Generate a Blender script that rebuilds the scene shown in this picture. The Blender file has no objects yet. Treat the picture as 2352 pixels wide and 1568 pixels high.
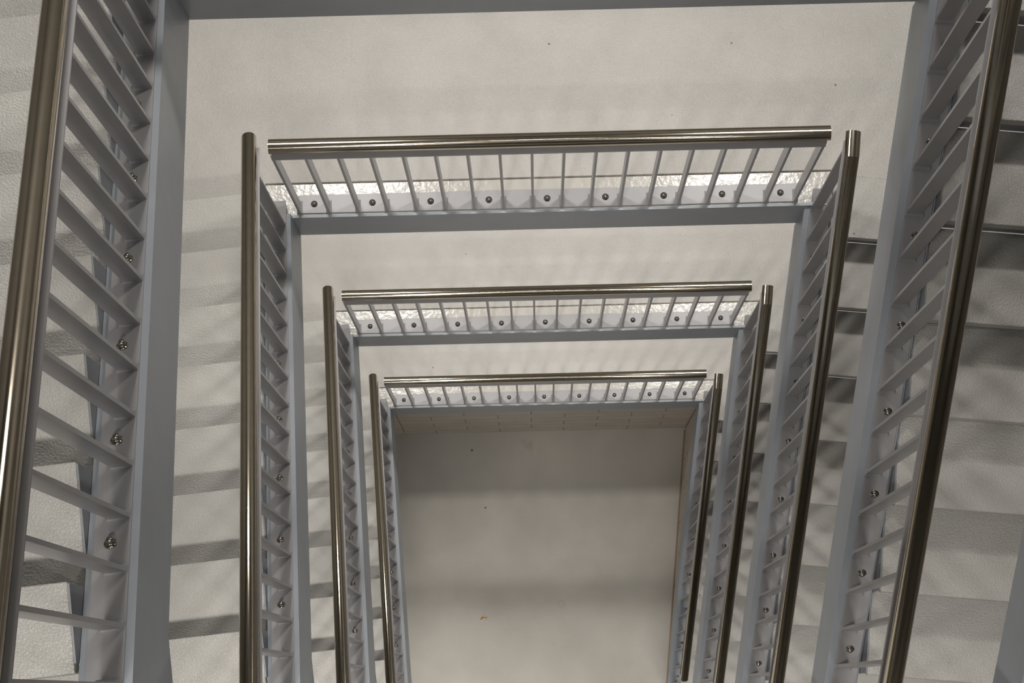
import bpy, bmesh, math, random
from mathutils import Vector, Matrix

random.seed(7)
scene = bpy.context.scene
col = scene.collection
PI = math.pi

# ------------------------------------------------------------------ survey
R = 1.55771                      # rise of one flight (half a storey)
RISE = R / 8
GOING = 0.25859
SLOPE = 0.77788                  # handrail pitch, per metre of depth
XL, PL = -1.0540, 0.09438        # left well face at y = 0 and how it closes in
XR, PR = 1.0649, 0.10375         # right well face
FY = -0.036                      # face of the back landing beams
ZPL, ZPR = 0.060, 0.004          # plate line of the flights above landing plate level
TUBE_R = 0.0276
YBACK, YFRONT, XOUT = 1.75, -3.75, 2.35
BEAM = 0.36
XW = XOUT - 0.02


def lvl(k):                      # back landing plate level, k = 0 is the one at the top edge
    return R + (3 - k) * 2 * R


# ------------------------------------------------------------------ helpers
def tag(o, label=None, cat=None, group=None, kind=None):
    if label: o['label'] = label
    if cat: o['category'] = cat
    if group: o['group'] = group
    if kind: o['kind'] = kind
    return o


def empty(name, loc=(0, 0, 0), rz=0.0):
    o = bpy.data.objects.new(name, None)
    o.location = loc
    o.rotation_euler = (0, 0, rz)
    o.empty_display_size = 0.1
    col.objects.link(o)
    return o


def link(name, me, parent=None, loc=(0, 0, 0), rot=(0, 0, 0)):
    o = bpy.data.objects.new(name, me)
    o.location = loc
    o.rotation_euler = rot
    col.objects.link(o)
    if parent is not None:
        o.parent = parent
    return o


class MB:
    def __init__(self):
        self.v, self.f, self.smooth = [], [], []

    def poly(self, pts, faces, smooth=False):
        n = len(self.v)
        self.v += [tuple(p) for p in pts]
        self.f += [tuple(i + n for i in f) for f in faces]
        self.smooth += [smooth] * len(faces)

    def box(self, a, b):
        x0, y0, z0 = a
        x1, y1, z1 = b
        self.poly([(x0, y0, z0), (x1, y0, z0), (x1, y1, z0), (x0, y1, z0),
                   (x0, y0, z1), (x1, y0, z1), (x1, y1, z1), (x0, y1, z1)],
                  [(3, 2, 1, 0), (4, 5, 6, 7), (0, 1, 5, 4), (1, 2, 6, 5), (2, 3, 7, 6), (3, 0, 4, 7)])

    def prism(self, pts, vec):   # planar polygon swept by vec
        n = len(pts)
        q = [Vector(p) + Vector(vec) for p in pts]
        fs = [tuple(range(n))[::-1], tuple(range(n, 2 * n))]
        fs += [(i, (i + 1) % n, n + (i + 1) % n, n + i) for i in range(n)]
        self.poly(list(pts) + q, fs)

    def slab(self, pts2, z0, z1):
        self.prism([(x, y, z0) for x, y in pts2], (0, 0, z1 - z0))

    def lathe(self, prof, seg=16, c=(0, 0, 0)):
        n = len(prof)
        pts = []
        for i in range(seg):
            a = 2 * PI * i / seg
            for r, z in prof:
                pts.append((c[0] + r * math.cos(a), c[1] + r * math.sin(a), c[2] + z))
        fs = []
        for i in range(seg):
            j = (i + 1) % seg
            for k in range(n - 1):
                fs.append((i * n + k, j * n + k, j * n + k + 1, i * n + k + 1))
        fs.append(tuple(i * n for i in range(seg))[::-1])
        fs.append(tuple(i * n + n - 1 for i in range(seg)))
        self.poly(pts, fs, True)

    def tube(self, path, r, seg=48):   # mitred round tube with flat ends
        P = [Vector(p) for p in path]
        n = len(P)
        dirs = [(P[i + 1] - P[i]).normalized() for i in range(n - 1)]
        side = Vector((1, 0, 0))
        rings = []
        for s in range(n - 1):
            d = dirs[s]
            up = side.cross(d).normalized()
            for e in (s, s + 1):
                if e == 0 or e == n - 1:
                    nrm = d
                else:
                    nrm = (dirs[e - 1] + dirs[e]).normalized()
                ring = []
                for i in range(seg):
                    a = 2 * PI * i / seg
                    off = side * math.cos(a) * r + up * math.sin(a) * r
                    k = -off.dot(nrm) / d.dot(nrm)
                    ring.append(P[e] + off + d * k)
                rings.append(ring)
        for s in range(n - 1):
            a, b = rings[2 * s], rings[2 * s + 1]
            self.poly(a + b, [(i, (i + 1) % seg, seg + (i + 1) % seg, seg + i) for i in range(seg)], True)
        self.poly(rings[0], [tuple(range(seg))])
        self.poly(rings[-1], [tuple(range(seg))])

    def mesh(self, name, mat):
        me = bpy.data.meshes.new(name)
        me.from_pydata(self.v, [], self.f)
        bm = bmesh.new()
        bm.from_mesh(me)
        bm.faces.ensure_lookup_table()
        for f, s in zip(bm.faces, self.smooth):
            f.smooth = s
        bmesh.ops.recalc_face_normals(bm, faces=bm.faces)
        bm.to_mesh(me)
        bm.free()
        me.materials.append(mat)
        return me

    def build(self, name, mat, parent=None, loc=(0, 0, 0), rot=(0, 0, 0), bevel=0.0):
        o = link(name, self.mesh(name, mat), parent, loc, rot)
        if bevel:
            bev(o, bevel)
        return o


def bev(o, w):
    m = o.modifiers.new('edge_softening', 'BEVEL')
    m.width = w
    m.segments = 2
    m.limit_method = 'ANGLE'
    m.angle_limit = math.radians(40)


# ------------------------------------------------------------------ materials
def new_mat(name):
    m = bpy.data.materials.new(name)
    m.use_nodes = True
    nt = m.node_tree
    return m, nt, nt.nodes['Principled BSDF']


def nd(nt, typ, **kw):
    n = nt.nodes.new(typ)
    for k, v in kw.items():
        setattr(n, k, v)
    return n


def ramp(nt, fac, stops):
    r = nd(nt, 'ShaderNodeValToRGB')
    e = r.color_ramp.elements
    while len(e) < len(stops):
        e.new(0.5)
    for el, (p, c) in zip(e, stops):
        el.position = p
        el.color = (*c, 1)
    nt.links.new(fac, r.inputs['Fac'])
    return r


def noise(nt, vec, scale, detail=3, rough=0.55):
    n = nd(nt, 'ShaderNodeTexNoise')
    n.inputs['Scale'].default_value = scale
    n.inputs['Detail'].default_value = detail
    n.inputs['Roughness'].default_value = rough
    nt.links.new(vec, n.inputs['Vector'])
    return n


def mixrgb(nt, fac, a, b, blend='MIX'):
    n = nd(nt, 'ShaderNodeMix', data_type='RGBA', blend_type=blend)
    for inp, val in ((n.inputs[0], fac), (n.inputs[6], a), (n.inputs[7], b)):
        if isinstance(val, bpy.types.NodeSocket):
            nt.links.new(val, inp)
        elif isinstance(val, (int, float)):
            inp.default_value = val
        else:
            inp.default_value = (*val, 1)
    return n.outputs[2]


def paint_deck(name, base, dark, rough, grain, bump, specks=0.0):
    m, nt, b = new_mat(name)
    tc = nd(nt, 'ShaderNodeTexCoord')
    geo = nd(nt, 'ShaderNodeNewGeometry')
    pos = geo.outputs['Position']
    big = noise(nt, pos, 3.2, 4, 0.6)
    c = ramp(nt, big.outputs['Fac'], [(0.34, dark), (0.62, base)]).outputs['Color']
    if specks:
        vo = nd(nt, 'ShaderNodeTexVoronoi')
        vo.inputs['Scale'].default_value = 5.5
        nt.links.new(pos, vo.inputs['Vector'])
        sm = ramp(nt, vo.outputs['Distance'], [(0.018, (1, 1, 1)), (0.035, (0, 0, 0))])
        c = mixrgb(nt, sm.outputs['Color'], c, tuple(x * specks for x in dark))
    nt.links.new(c, b.inputs['Base Color'])
    g1 = noise(nt, pos, grain, 2, 0.5)
    g2 = noise(nt, pos, grain * 0.25, 2, 0.5)
    add = nd(nt, 'ShaderNodeMath', operation='ADD')
    nt.links.new(g1.outputs['Fac'], add.inputs[0])
    half = nd(nt, 'ShaderNodeMath', operation='MULTIPLY')
    nt.links.new(g2.outputs['Fac'], half.inputs[0])
    half.inputs[1].default_value = 0.25
    nt.links.new(half.outputs[0], add.inputs[1])
    bp = nd(nt, 'ShaderNodeBump')
    bp.inputs['Strength'].default_value = bump
    bp.inputs['Distance'].default_value = 0.004
    nt.links.new(add.outputs[0], bp.inputs['Height'])
    nt.links.new(bp.outputs['Normal'], b.inputs['Normal'])
    b.inputs['Roughness'].default_value = rough
    b.inputs['Specular IOR Level'].default_value = 0.5
    return m


def paint_steel(name, base, dark, rough):
    m, nt, b = new_mat(name)
    geo = nd(nt, 'ShaderNodeNewGeometry')
    pos = geo.outputs['Position']
    n1 = noise(nt, pos, 6, 4, 0.6)
    nt.links.new(ramp(nt, n1.outputs['Fac'], [(0.3, dark), (0.6, base)]).outputs['Color'], b.inputs['Base Color'])
    n2 = noise(nt, pos, 90, 2)
    bp = nd(nt, 'ShaderNodeBump')
    bp.inputs['Strength'].default_value = 0.08
    bp.inputs['Distance'].default_value = 0.002
    nt.links.new(n2.outputs['Fac'], bp.inputs['Height'])
    nt.links.new(bp.outputs['Normal'], b.inputs['Normal'])
    b.inputs['Roughness'].default_value = rough
    return m


def brushed(name, colr, rough):
    m, nt, b = new_mat(name)
    geo = nd(nt, 'ShaderNodeNewGeometry')
    n1 = noise(nt, geo.outputs['Position'], 25, 4, 0.6)
    nt.links.new(ramp(nt, n1.outputs['Fac'], [(0.3, tuple(c * 0.9 for c in colr)), (0.7, colr)]).outputs['Color'], b.inputs['Base Color'])
    b.inputs['Metallic'].default_value = 1.0
    b.inputs['Roughness'].default_value = rough
    return m


def blockwork(name):
    m, nt, b = new_mat(name)
    tc = nd(nt, 'ShaderNodeTexCoord')
    br = nd(nt, 'ShaderNodeTexBrick')
    br.inputs['Scale'].default_value = 1.0
    br.inputs['Brick Width'].default_value = 0.476
    br.inputs['Row Height'].default_value = 0.203
    br.inputs['Mortar Size'].default_value = 0.006
    br.inputs['Mortar Smooth'].default_value = 0.3
    br.inputs['Color1'].default_value = (0.66, 0.60, 0.53, 1)
    br.inputs['Color2'].default_value = (0.62, 0.57, 0.50, 1)
    br.inputs['Mortar'].default_value = (0.40, 0.35, 0.29, 1)
    nt.links.new(tc.outputs['UV'], br.inputs['Vector'])
    n1 = noise(nt, tc.outputs['UV'], 5, 5, 0.65)
    c = mixrgb(nt, ramp(nt, n1.outputs['Fac'], [(0.35, (0.25, 0.25, 0.25)), (0.6, (0, 0, 0))]).outputs['Color'],
               br.outputs['Color'], (0.42, 0.33, 0.24))
    nt.links.new(c, b.inputs['Base Color'])
    bp = nd(nt, 'ShaderNodeBump')
    bp.inputs['Strength'].default_value = 0.6
    bp.inputs['Distance'].default_value = 0.006
    bp.invert = True
    nt.links.new(br.outputs['Fac'], bp.inputs['Height'])
    nt.links.new(bp.outputs['Normal'], b.inputs['Normal'])
    b.inputs['Roughness'].default_value = 0.6
    return m


def concrete_floor(name):
    m, nt, b = new_mat(name)
    geo = nd(nt, 'ShaderNodeNewGeometry')
    pos = geo.outputs['Position']
    big = noise(nt, pos, 1.6, 5, 0.6)
    c = ramp(nt, big.outputs['Fac'], [(0.3, (0.385, 0.36, 0.318)), (0.65, (0.47, 0.44, 0.392))]).outputs['Color']

    def spot(c, x, y, r0, r1, colr, amt=1.0, ring=False, warp=0.0):
        d = nd(nt, 'ShaderNodeVectorMath', operation='SUBTRACT')
        nt.links.new(pos, d.inputs[0])
        d.inputs[1].default_value = (x, y, -0.03)
        ln = nd(nt, 'ShaderNodeVectorMath', operation='LENGTH')
        src = d.outputs[0]
        nt.links.new(src, ln.inputs[0])
        val = ln.outputs['Value']
        if warp:
            nz = noise(nt, pos, 22, 4, 0.7)
            ad = nd(nt, 'ShaderNodeMath', operation='MULTIPLY_ADD')
            nt.links.new(nz.outputs['Fac'], ad.inputs[0])
            ad.inputs[1].default_value = warp
            nt.links.new(val, ad.inputs[2])
            val = ad.outputs[0]
        if ring:
            st = [(0.0, (0.15,) * 3), (r0 * 0.75, (0.15,) * 3), (r0, (1, 1, 1)), (r1, (0, 0, 0))]
        else:
            st = [(r0, (1, 1, 1)), (r1, (0, 0, 0))]
        rp = ramp(nt, val, st)
        ml = nd(nt, 'ShaderNodeMath', operation='MULTIPLY')
        nt.links.new(rp.outputs['Color'], ml.inputs[0])
        ml.inputs[1].default_value = amt
        return mixrgb(nt, ml.outputs[0], c, colr)

    for x, y, r0, r1, cc, amt, ring, warp in FLOOR_SPOTS:
        c = spot(c, x, y, r0, r1, cc, amt, ring, warp)
    vo = nd(nt, 'ShaderNodeTexVoronoi')
    vo.inputs['Scale'].default_value = 7
    nt.links.new(pos, vo.inputs['Vector'])
    sm = ramp(nt, vo.outputs['Distance'], [(0.012, (0.6,) * 3), (0.03, (0, 0, 0))])
    c = mixrgb(nt, sm.outputs['Color'], c, (0.22, 0.18, 0.13))
    nt.links.new(c, b.inputs['Base Color'])
    g1 = noise(nt, pos, 140, 2, 0.5)
    bp = nd(nt, 'ShaderNodeBump')
    bp.inputs['Strength'].default_value = 0.15
    bp.inputs['Distance'].default_value = 0.002
    nt.links.new(g1.outputs['Fac'], bp.inputs['Height'])
    nt.links.new(bp.outputs['Normal'], b.inputs['Normal'])
    b.inputs['Roughness'].default_value = 0.55
    return m


FLOOR_SPOTS = [
    (-0.12, -0.14, 0.05, 0.13, (0.26, 0.21, 0.12), 0.75, False, 0.16),
    (-0.10, -0.20, 0.02, 0.07, (0.26, 0.20, 0.11), 0.7, False, 0.10),
    (-0.545, -0.165, 0.006, 0.011, (0.06, 0.05, 0.04), 0.95, False, 0.0),
    (-0.452, -0.60, 0.005, 0.009, (0.05, 0.05, 0.03), 0.95, False, 0.0),
    (0.10, -1.33, 0.024, 0.032, (0.36, 0.33, 0.28), 0.6, True, 0.0),
    (-0.15, -1.57, 0.03, 0.07, (0.42, 0.37, 0.31), 0.6, False, 0.05),
    (0.04, -1.62, 0.012, 0.03, (0.40, 0.36, 0.30), 0.5, False, 0.0),
]

M_DECK = paint_deck('landing_paint', (0.64, 0.61, 0.568), (0.575, 0.55, 0.512), 0.30, 200, 0.8, 0.35)
M_TREAD = paint_deck('tread_paint', (0.63, 0.605, 0.56), (0.57, 0.55, 0.51), 0.31, 200, 0.8, 0.35)
M_STEEL = paint_steel('grey_steel_paint', (0.455, 0.485, 0.522), (0.42, 0.45, 0.487), 0.42)
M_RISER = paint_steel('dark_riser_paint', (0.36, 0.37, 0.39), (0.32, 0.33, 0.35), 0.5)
M_RAIL = paint_steel('railing_paint', (0.455, 0.443, 0.447), (0.42, 0.412, 0.42), 0.36)
M_GLOSS = paint_deck('gloss_curb_paint', (0.66, 0.63, 0.57), (0.61, 0.58, 0.53), 0.22, 45, 0.35)
M_TUBE = brushed('brushed_stainless', (0.56, 0.49, 0.385), 0.14)
M_BOLT = brushed('bolt_stainless', (0.5, 0.46, 0.4), 0.22)
M_BLOCK = blockwork('painted_blockwork')
M_FLOOR = concrete_floor('painted_concrete_floor')
M_WALL = paint_steel('wall_paint', (0.20, 0.195, 0.185), (0.18, 0.175, 0.165), 0.7)
M_RUST, _nt, _b = new_mat('rust_sealant')
_b.inputs['Base Color'].default_value = (0.33, 0.23, 0.14, 1)
_b.inputs['Roughness'].default_value = 0.8
M_DIRT, _nt, _b = new_mat('dark_dirt')
_b.inputs['Base Color'].default_value = (0.06, 0.042, 0.015, 1)
_b.inputs['Roughness'].default_value = 0.9
M_CRUMB, _nt, _b = new_mat('orange_crumb')
_b.inputs['Base Color'].default_value = (0.42, 0.20, 0.035, 1)
_b.inputs['Roughness'].default_value = 0.8

# ------------------------------------------------------------------ frames of reference
AL, AR = math.atan(PL), math.atan(PR)
CL, CR = math.cos(AL), math.cos(AR)


def frame(side, k):
    """root location, z rotation, sign of the outward axis, plan cosine, pitch per metre along the run"""
    if side == 'L':
        return (XL, 0, lvl(k)), math.atan2(-math.sin(AL), -math.cos(AL)), 1, CL, SLOPE * CL
    return (XR, 0, lvl(k)), math.atan2(math.sin(AR), -math.cos(AR)), -1, CR, -SLOPE * CR


# ------------------------------------------------------------------ shared small meshes
def bolt_mesh():
    b = MB()
    b.lathe([(0.0, 0.0), (0.0135, 0.0), (0.0135, 0.003), (0.0, 0.003)], 20)
    b.lathe([(0.0, 0.003), (0.0108, 0.003), (0.0108, 0.009), (0.0, 0.009)], 6)
    prof = [(0.0, 0.009), (0.0085, 0.009)] + [(0.0085 * math.cos(a), 0.011 + 0.0085 * math.sin(a)) for a in (0, .35, .7, 1.05, 1.35)] + [(0.0, 0.0196)]
    b.lathe(prof, 18)
    return b.mesh('bolt', M_BOLT)


BOLT = bolt_mesh()
BAR_H = 1.0


def bar_mesh(sgn, h, lip):
    b = MB()
    b.box((sgn * (lip + 0.002), -0.005, -0.005), (sgn * (lip + 0.046), 0.005, h))
    # weld fillet at the foot
    b.poly([(sgn * (lip + 0.000), -0.012, 0.0), (sgn * (lip + 0.054), -0.012, 0.0), (sgn * (lip + 0.054), 0.012, 0.0), (sgn * (lip + 0.0), 0.012, 0.0),
            (sgn * (lip + 0.003), -0.0055, 0.010), (sgn * (lip + 0.049), -0.0055, 0.010), (sgn * (lip + 0.049), 0.0055, 0.010), (sgn * (lip + 0.003), 0.0055, 0.010)],
           [(4, 5, 6, 7), (0, 1, 5, 4), (1, 2, 6, 5), (2, 3, 7, 6), (3, 0, 4, 7)])
    return b.mesh('baluster', M_RAIL)


# ------------------------------------------------------------------ railings
def flight_railing(side, k, label):
    loc, rz, sg, cs, pitch = frame(side, k)
    root = empty('railing', loc, rz)
    tag(root, label, 'railing', 'railings along the stair flights')
    lip = 0.017 if side == 'L' else 0.024
    zp = ZPL if side == 'L' else ZPR
    rail = (1.08076 + SLOPE * 0.032 - zp) if side == 'L' else (1.10985 + SLOPE * 0.0945 - zp)   # tube axis above plate
    ax = lip + 0.019                                            # tube axis, outward of the well face
    ang = math.atan(pitch)

    def pt(o, tau, z):                                          # z above the plate line
        return (sg * o, tau, zp + pitch * tau + z)
    t0, t1 = (-0.034, 2.03) if side == 'L' else (0.006, 1.905 if k == 3 else 2.03)
    t0, t1 = t0 / cs, t1 / cs
    tb = MB()
    if side == 'L':
        tb.tube([pt(ax, t0, rail), pt(ax, t1, rail)], TUBE_R)
    else:
        tk = 0.0945 / cs
        p1 = pt(ax, tk, rail)
        tb.tube([(p1[0], t0, p1[2]), p1, pt(ax, t1, rail)], TUBE_R)
    tb.build('handrail', M_TUBE, root)['label'] = 'brushed steel tube handrail'
    # flat top bar under the tube
    fb = MB()
    z1 = rail - 0.058
    a0 = t0 + 0.03
    fb.prism([pt(lip - 0.012, a0, z1), pt(lip - 0.012, a0, z1 - 0.010), pt(lip + 0.043, a0, z1 - 0.010), pt(lip + 0.043, a0, z1)],
             Vector(pt(0, t1 - 0.03, 0)) - Vector(pt(0, a0, 0)))
    fbo = fb.build('top_bar', M_RAIL, root, bevel=0.0012)
    # pegs between bar and tube
    pm = MB()
    pm.lathe([(0.0, -0.012), (0.007, -0.012), (0.007, 0.044), (0.0, 0.044)], 12)
    pme = pm.mesh('peg', M_RAIL)
    for f in (0.12, 0.5, 0.88):
        tau = t0 + (t1 - t0) * f
        link('peg', pme, root, pt(ax, tau, z1), (0, 0, 0))
    # base plate on the stringer, with its bolts
    bp = MB()
    b0, b1 = -0.03 / cs, 2.02 / cs
    bp.prism([pt(lip, b0, 0), pt(lip, b0, -0.012), pt(lip + 0.076, b0, -0.012), pt(lip + 0.076, b0, 0)],
             Vector(pt(0, b1, 0)) - Vector(pt(0, b0, 0)))
    plate = bp.build('base_plate', M_RAIL, root, bevel=0.001)
    sp, first = (0.11703, -0.02288) if side == 'L' else (0.1180, 0.040)
    n = 18
    bm = bar_mesh(sg, z1 - 0.004, lip)
    for j in range(n):
        tau = (first + sp * j) / cs
        if tau < b0 + 0.01: continue
        link('baluster', bm, root, pt(0, tau, 0))
    for j in range(8):
        tau = (first + sp * (2 * j + (0.5 if side == 'L' else 1.5))) / cs
        link('bolt', BOLT, plate, pt(lip + 0.040, tau, 0), (ang, 0, 0))
    return root


def landing_railing(k, label):
    root = empty('railing', (0, FY, lvl(k)), PI / 2)           # local x points back, local y points left
    tag(root, label, 'railing', 'railings across the back landings')
    sp, lip = 0.12, 0.016
    hr = 1.06537
    tb = MB()
    tb.tube([(0.036, -1.0300, hr), (0.036, 1.0225, hr)], TUBE_R)
    tb.build('handrail', M_TUBE, root)['label'] = 'brushed steel tube handrail'
    z1 = hr - 0.058
    fb = MB()
    fb.box((lip - 0.016, -1.020, z1 - 0.010), (lip + 0.052, 1.020, z1))
    fb.build('top_bar', M_RAIL, root, bevel=0.0012)
    pm = MB()
    pm.lathe([(0.0, -0.008), (0.007, -0.008), (0.007, 0.036), (0.0, 0.036)], 12)
    pme = pm.mesh('peg', M_RAIL)
    for y in (-0.86, 0.0, 0.86):
        link('peg', pme, root, (0.036, y, z1))
    bp = MB()
    bp.box((lip, -1.030, -0.012), (lip + 0.076, 1.025, 0.0))
    plate = bp.build('base_plate', M_RAIL, root, bevel=0.001)
    bm = bar_mesh(1, z1 - 0.004, lip - 0.002)
    for j in range(18):
        link('baluster', bm, root, (0, (j - 8.5) * sp, 0))
    for j in range(9):
        link('bolt', BOLT, plate, (lip + 0.038, (j - 4) * 2 * sp, 0))
    return root


# ------------------------------------------------------------------ flights
def stair_flight(side, k, label, steps=True):
    loc, rz, sg, cs, pitch = frame(side, k)
    root = empty('stair_flight', loc, rz)
    tag(root, label, 'stairs', 'stair flights around the well')
    zp = (ZPL if side == 'L' else ZPR) - 0.012
    depth = 0.41 if side == 'L' else (0.29 if k < 0 else 0.375)
    S = SLOPE if side == 'L' else -SLOPE

    # stringer: a channel, web on the well side, profile in (t, z)
    def prof(top_off, bot_off):
        if side == 'L':
            return [(0.036, zp + S * 0.036 - top_off), (2.03, zp + S * 2.03 - top_off), (2.03, zp + S * 1.86 - depth + bot_off),
                    (1.86, zp + S * 1.86 - depth + bot_off), (0.036, zp + S * 0.036 - depth + bot_off)]
        pts = [(0.036, zp + S * 0.036 - top_off), (2.03, zp + S * 2.03 - top_off)]
        zb = zp + S * 2.03 - depth
        if k == 3:
            zf = -lvl(3) - 0.03
            tb = (zp - depth - zf) / SLOPE
            return [(0.036, zp + S * 0.036 - top_off), (2.03, max(zf + 0.02, zp + S * 2.03 - top_off)), (2.03, zf), (tb, zf), (0.036, zp + S * 0.036 - depth)]
        return pts + [(2.03, zb + bot_off), (0.036, zp + S * 0.036 - depth + bot_off)]

    st = MB()
    st.prism([(0.0, t / cs, z) for t, z in prof(0, 0)], (sg * 0.012, 0, 0))
    q = prof(0, 0)
    (ta, za), (tb_, zb_) = q[0], q[1]
    st.prism([(sg * 0.012, ta / cs, za), (sg * 0.012, ta / cs, za - 0.012), (sg * 0.107, ta / cs, za - 0.012), (sg * 0.107, ta / cs, za)],
             (0, (tb_ - ta) / cs, zb_ - za))
    (tc_, zc_), (td, zd) = q[-1], q[-2]
    st.prism([(sg * 0.012, tc_ / cs, zc_), (sg * 0.012, tc_ / cs, zc_ + 0.012), (sg * 0.107, tc_ / cs, zc_ + 0.012), (sg * 0.107, tc_ / cs, zc_)],
             (0, (td - tc_) / cs, zd - zc_))
    st.build('stringer', M_STEEL, root)
    # outer edge of the flight (against the wall)
    o1 = XOUT - 1.0 - 0.07
    # steps
    TH = 0.052
    for j in range(8):
        b, rs = MB(), MB()
        if side == 'L':
            y0 = (-0.040 + GOING * j) * cs
            y1 = y0 + GOING * cs
            if j == 7:
                y1 = y0 + 0.16
            z = RISE * (j + 1) + 0.008
            b.box((sg * 0.112, y0, z - TH), (sg * o1, y1 + 0.02, z))           # tread, nosing towards the back landing
            rs.box((sg * 0.112, y0 + 0.022, z - RISE - 0.001), (sg * o1, y0 + 0.034, z - TH))   # riser below the nosing
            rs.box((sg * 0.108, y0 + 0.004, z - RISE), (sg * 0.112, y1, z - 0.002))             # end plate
        else:
            y1 = (0.160 + GOING * j) * cs
            y0 = y1 - GOING * cs
            z = -RISE * j + 0.006
            b.box((sg * 0.112, y0 - (0.0 if j == 0 else 0.02), z - TH), (sg * o1, y1, z))
            zb = z - RISE
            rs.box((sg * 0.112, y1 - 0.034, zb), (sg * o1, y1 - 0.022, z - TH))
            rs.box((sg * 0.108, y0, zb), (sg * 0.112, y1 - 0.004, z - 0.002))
        so = b.build('step', M_TREAD, root, bevel=0.003)
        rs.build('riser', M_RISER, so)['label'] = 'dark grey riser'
    return root


# ------------------------------------------------------------------ landings
def landing(k, front, label):
    z = lvl(k) + (R if front else 0.0)
    root = empty('landing', (0, 0, z))
    tag(root, label, 'landing', 'landings')
    zt = 0.006
    d = MB()
    if not front:
        lx0, rx0 = XL - 0.107, XR + 0.107
        d.slab([(lx0, 0.108), (rx0, 0.108), (rx0, 0.086), (XW, 0.086 - (XW - rx0) * PR), (XW, YBACK - 0.02), (-XW, YBACK - 0.02),
                (-XW, 0.016 - (XOUT + lx0) * PL), (lx0, 0.016)], zt - 0.10, zt)
        d.build('deck', M_DECK, root, bevel=0.002)
        f = MB()
        f.box((-XW, 0.12, zt - 0.14), (XW, YBACK - 0.02, zt - 0.1))
        f.build('soffit', M_STEEL, root)
        c = MB()
        c.box((lx0 - 0.0, FY + 0.012, -0.024), (rx0, 0.1078, -0.012))
        c.build('curb_strip', M_GLOSS, root)
        w = MB()
        w.box((XL - 0.107, FY, -BEAM), (XR + 0.107, FY + 0.012, -0.012))
        w.box((XL - 0.1, FY + 0.012, -BEAM), (XR + 0.1, 0.104, -BEAM + 0.012))
        w.build('edge_beam', M_STEEL, root)
    else:
        ye = -2.03
        xl = XL + PL * 2.03
        xr = XR - PR * 2.03
        d.slab([(-XW, YFRONT + 0.02), (XW, YFRONT + 0.02), (XW, -2.0 - (XOUT - xr) * PR + 0.0), (xr + 0.107, -2.0), (xr + 0.107, ye - 0.11), (xl - 0.107, ye - 0.11),
                (xl - 0.107, -1.985), (-XW, -1.985 - (XW + xl) * PL)], zt - 0.10, zt)
        d.build('deck', M_DECK, root, bevel=0.002)
        f = MB()
        f.box((-XW, YFRONT + 0.02, zt - 0.14), (XW, -2.16, zt - 0.1))
        f.build('soffit', M_STEEL, root)
        w = MB()
        w.box((xl - 0.1, ye - 0.11, -0.024), (xr + 0.1, ye, -0.012))
        w.box((xl - 0.1, ye - 0.012, -BEAM), (xr + 0.1, ye, -0.024))
        w.box((xl - 0.1, ye - 0.11, -BEAM), (xr + 0.1, ye - 0.012, -BEAM + 0.012))
        w.build('edge_beam', M_STEEL, root)
    return root


# ------------------------------------------------------------------ setting
def structure(name, mb, mat):
    o = mb.build(name, mat)
    o['kind'] = 'structure'
    return o


def uv_wall(name, pts, mat, thick):
    """vertical wall with metric UVs; pts in (s, z) along base a->b"""
    (ax, ay), (bx, by), poly = pts
    L = math.hypot(bx - ax, by - ay)
    ux, uy = (bx - ax) / L, (by - ay) / L
    nx, ny = -uy * thick, ux * thick
    b = MB()
    b.prism([(ax + ux * s, ay + uy * s, z) for s, z in poly], (nx, ny, 0))
    o = structure(name, b, mat)
    me = o.data
    uvl = me.uv_layers.new(name='UVMap')
    for lp in me.loops:
        v = me.vertices[lp.vertex_index].co
        uvl.data[lp.index].uv = ((v.x - ax) * ux + (v.y - ay) * uy, v.z + 0.03)
    return o


ZF = -0.03
fl = MB()
fl.box((-XOUT - 0.2, YFRONT - 0.2, ZF - 0.2), (XOUT + 0.2, YBACK + 0.2, ZF))
structure('floor', fl, M_FLOOR)
TOP = lvl(-1) + 3.2
for nm, a, b_ in (('wall_back', (-XOUT - 0.2, YBACK, ZF), (XOUT + 0.2, YBACK + 0.2, TOP)),
                  ('wall_front', (-XOUT - 0.2, YFRONT - 0.2, ZF), (XOUT + 0.2, YFRONT, TOP)),
                  ('wall_left', (-XOUT - 0.2, YFRONT, ZF), (-XOUT, YBACK, TOP)),
                  ('wall_right', (XOUT, YFRONT, ZF), (XOUT + 0.2, YBACK, TOP))):
    w = MB()
    w.box(a, b_)
    structure(nm, w, M_WALL)
w = MB()
w.box((-XOUT - 0.2, YFRONT - 0.2, TOP), (XOUT + 0.2, YBACK + 0.2, TOP + 0.2))
structure('ceiling', w, M_WALL)

# blockwork under the lowest landing and the lowest right flight
zt = lvl(3) - BEAM - 0.001
uv_wall('wall_under_landing', ((-1.044, FY + 0.004), (XR, FY + 0.004), [(0, ZF), (2.109, ZF), (2.109, zt), (0, zt)]), M_BLOCK, 0.15)
uv_wall('wall_under_left_flight', ((-XOUT + 0.01, FY + 0.004 - (XOUT - 1.044) * 0.1), (-1.044, FY + 0.004),
                                   [(0, ZF), (1.30, ZF), (1.30, zt), (0, zt)]), M_BLOCK, 0.15)
tl = 1.45
zr0 = lvl(3) + ZPR - 0.012 - 0.375
tend = (zr0 - ZF) / SLOPE
uv_wall('wall_under_right_flight', ((XR + 0.003 - PR * 0.04, -0.04), (XR + 0.003 - PR * tend, -tend),
                                    [(0, ZF), ((tend - 0.04) / CR, ZF + 0.001), (0, zr0 - SLOPE * 0.04 - 0.002)]), M_BLOCK, 0.1)
tr = MB()
tr.prism([(XR - PR * 0.05, -0.05, ZF), (XR - PR * 0.05 - 0.008, -0.05, ZF), (XR - PR * 0.05, -0.05, ZF + 0.008)], (-PR * 2.0, -2.0, 0))
structure('trim_1', tr, M_RUST)

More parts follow.
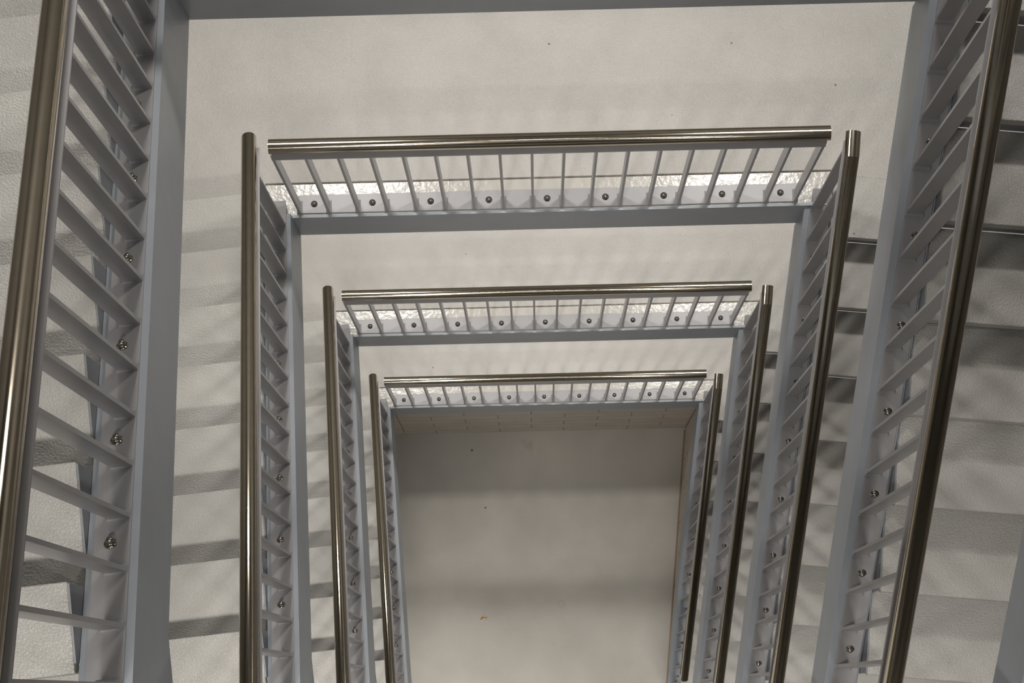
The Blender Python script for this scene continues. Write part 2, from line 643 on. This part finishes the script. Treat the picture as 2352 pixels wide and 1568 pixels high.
# ------------------------------------------------------------------ build the stair
landing(-1, False, 'highest landing at the back of the well, heading the uppermost right flight')
landing(0, False, 'landing whose blue-grey edge beam crosses the very top of the view')
landing(1, False, 'widest pale textured landing, just below the beam at the top of the view')
landing(2, False, 'pale textured landing in the middle, below the edge beam of the widest landing')
landing(3, False, 'narrowest pale landing behind the lowest back railing, above the block wall')
landing(0, True, 'textured landing at the head of the nearest left flight, in the bottom left corner')
for k, lab in ((1, 'front landing at the head of the second left flight'), (2, 'front landing at the head of the third left flight'),
               (3, 'front landing at the head of the lowest left flight')):
    landing(k, True, lab)

LN = ['leftmost white stair flight, nearest the camera, rising to the bottom left corner',
      'second stair flight from the left, rising from the widest landing',
      'third stair flight from the left, rising from the middle back landing',
      'innermost left stair flight, beside the left edge of the ground floor']
RN = ['rightmost visible stair flight, largest of the right side, with broad shadowed risers',
      'second stair flight from the right, going down from the widest landing',
      'third stair flight from the right, going down from the middle back landing',
      'innermost right stair flight, going down to the ground floor']
LG = ['leftmost railing, largest, with a thick blurred steel handrail in the left corner',
      'second railing from the left, along the flight from the widest landing',
      'third railing from the left, along the flight from the middle back landing',
      'innermost left railing, beside the left edge of the ground floor']
RG = ['rightmost railing, largest, with steel handrail reaching the top right corner',
      'second railing from the right, along the flight below the widest landing',
      'third railing from the right, along the flight below the middle back landing',
      'innermost right railing whose steel handrail ends above the ground floor']
for k in range(4):
    stair_flight('L', k, LN[k])
    flight_railing('L', k, LG[k])
    stair_flight('R', k, RN[k])
    flight_railing('R', k, RG[k])
stair_flight('R', -1, 'stair flight whose grey stringer just enters the bottom right corner')
landing_railing(0, 'back railing on the landing whose edge beam crosses the very top of the view')
flight_railing('R', -1, 'railing on the flight whose grey stringer enters the bottom right corner')
landing_railing(1, 'back railing across the widest landing, between the top beam and the middle rail')
landing_railing(2, 'back railing across the middle landing, just above the lowest back railing')
landing_railing(3, 'shortest and lowest back railing, above the block wall and ground floor')


# ------------------------------------------------------------------ dirt
def debris(name, pts, mat, label, cat, loc):
    b = MB()
    for x, y, r in pts:
        n = 7
        a0 = random.random() * 6
        prof = [(x + r * random.uniform(.6, 1.1) * math.cos(a0 + 2 * PI * i / n), y + r * random.uniform(.6, 1.1) * math.sin(a0 + 2 * PI * i / n)) for i in range(n)]
        top = (x, y, r * 0.5)
        b.poly([(p[0], p[1], 0) for p in prof] + [top], [(i, (i + 1) % n, n) for i in range(n)] + [tuple(range(n))[::-1]])
    o = b.build(name, mat, loc=loc)
    tag(o, label, cat, kind='stuff')
    return o


cl = [(random.gauss(0, .006), random.gauss(0, .005), random.uniform(.0015, .005)) for _ in range(26)]
cl += [(0.004 + 0.003 * i + random.gauss(0, .002), 0.008 + 0.005 * i, random.uniform(.001, .003)) for i in range(8)]
DIRT_AT = (1.07, -1.80, lvl(0) - 6 * RISE + 0.006)
debris('dirt_flakes', cl, M_DIRT, 'small dark brown clump of dirt on the step near the right edge', 'dirt', DIRT_AT)
cl = [(random.gauss(0, .012), random.gauss(0, .009), random.uniform(.003, .008)) for _ in range(14)]
debris('crumbs', cl, M_CRUMB, 'little heap of orange crumbs on the ground floor', 'crumbs', (-0.48, -1.42, ZF))

# ------------------------------------------------------------------ lights (fluorescent battens under each landing)
def batten(x, y, z, power, size=0.5, width=0.16, spread=180.0):
    l = bpy.data.lights.new('ceiling_batten', 'AREA')
    l.shape = 'RECTANGLE'
    l.size, l.size_y = size, width
    l.energy = power
    l.color = (1.0, 0.968, 0.925)
    l.spread = math.radians(spread)
    o = bpy.data.objects.new('ceiling_batten', l)
    o.location = (x, y, z)
    col.objects.link(o)
    return o


for k in range(-1, 3):
    for sx in (-1, 1):
        batten(1.02 * sx, 0.78, lvl(k) - BEAM - 0.04, 31)
for k in range(-1, 4):
    for sx in (-1, 1):
        batten(1.0 * sx, -2.75, lvl(k) + R - BEAM - 0.04, (17 if sx < 0 else 9) * (1.1 if k == 3 else 1.0), spread=96)
batten(0, -0.9, TOP - 0.05, 10)

world = bpy.data.worlds.new('stairwell_air')
scene.world = world
world.use_nodes = True
world.node_tree.nodes['Background'].inputs[0].default_value = (0.6, 0.65, 0.7, 1)
world.node_tree.nodes['Background'].inputs[1].default_value = 0.008

# ------------------------------------------------------------------ camera
cam = bpy.data.cameras.new('camera')
cam.sensor_width = 36.0
cam.sensor_fit = 'HORIZONTAL'
cam.lens = 36.0 * 5200.0 / 2352.0
cam.clip_start = 0.05
co = bpy.data.objects.new('camera', cam)
right = Vector((0.99967710, -0.02235170, -0.01208649))
up = Vector((0.02395690, 0.98761135, 0.15508028))
fwd = Vector((-0.00847044, 0.15531976, -0.98782793))
mw = Matrix((right, up, -fwd)).transposed().to_4x4()
mw.translation = Vector((-0.07979, -2.00923, 16.91101))
co.matrix_world = mw
col.objects.link(co)
scene.camera = co

scene.view_settings.view_transform = 'Standard'
scene.view_settings.look = 'None'
scene.view_settings.exposure = 0.0
scene.view_settings.gamma = 1.0
scene.view_settings.use_curve_mapping = False
scene.cycles.use_denoising = True
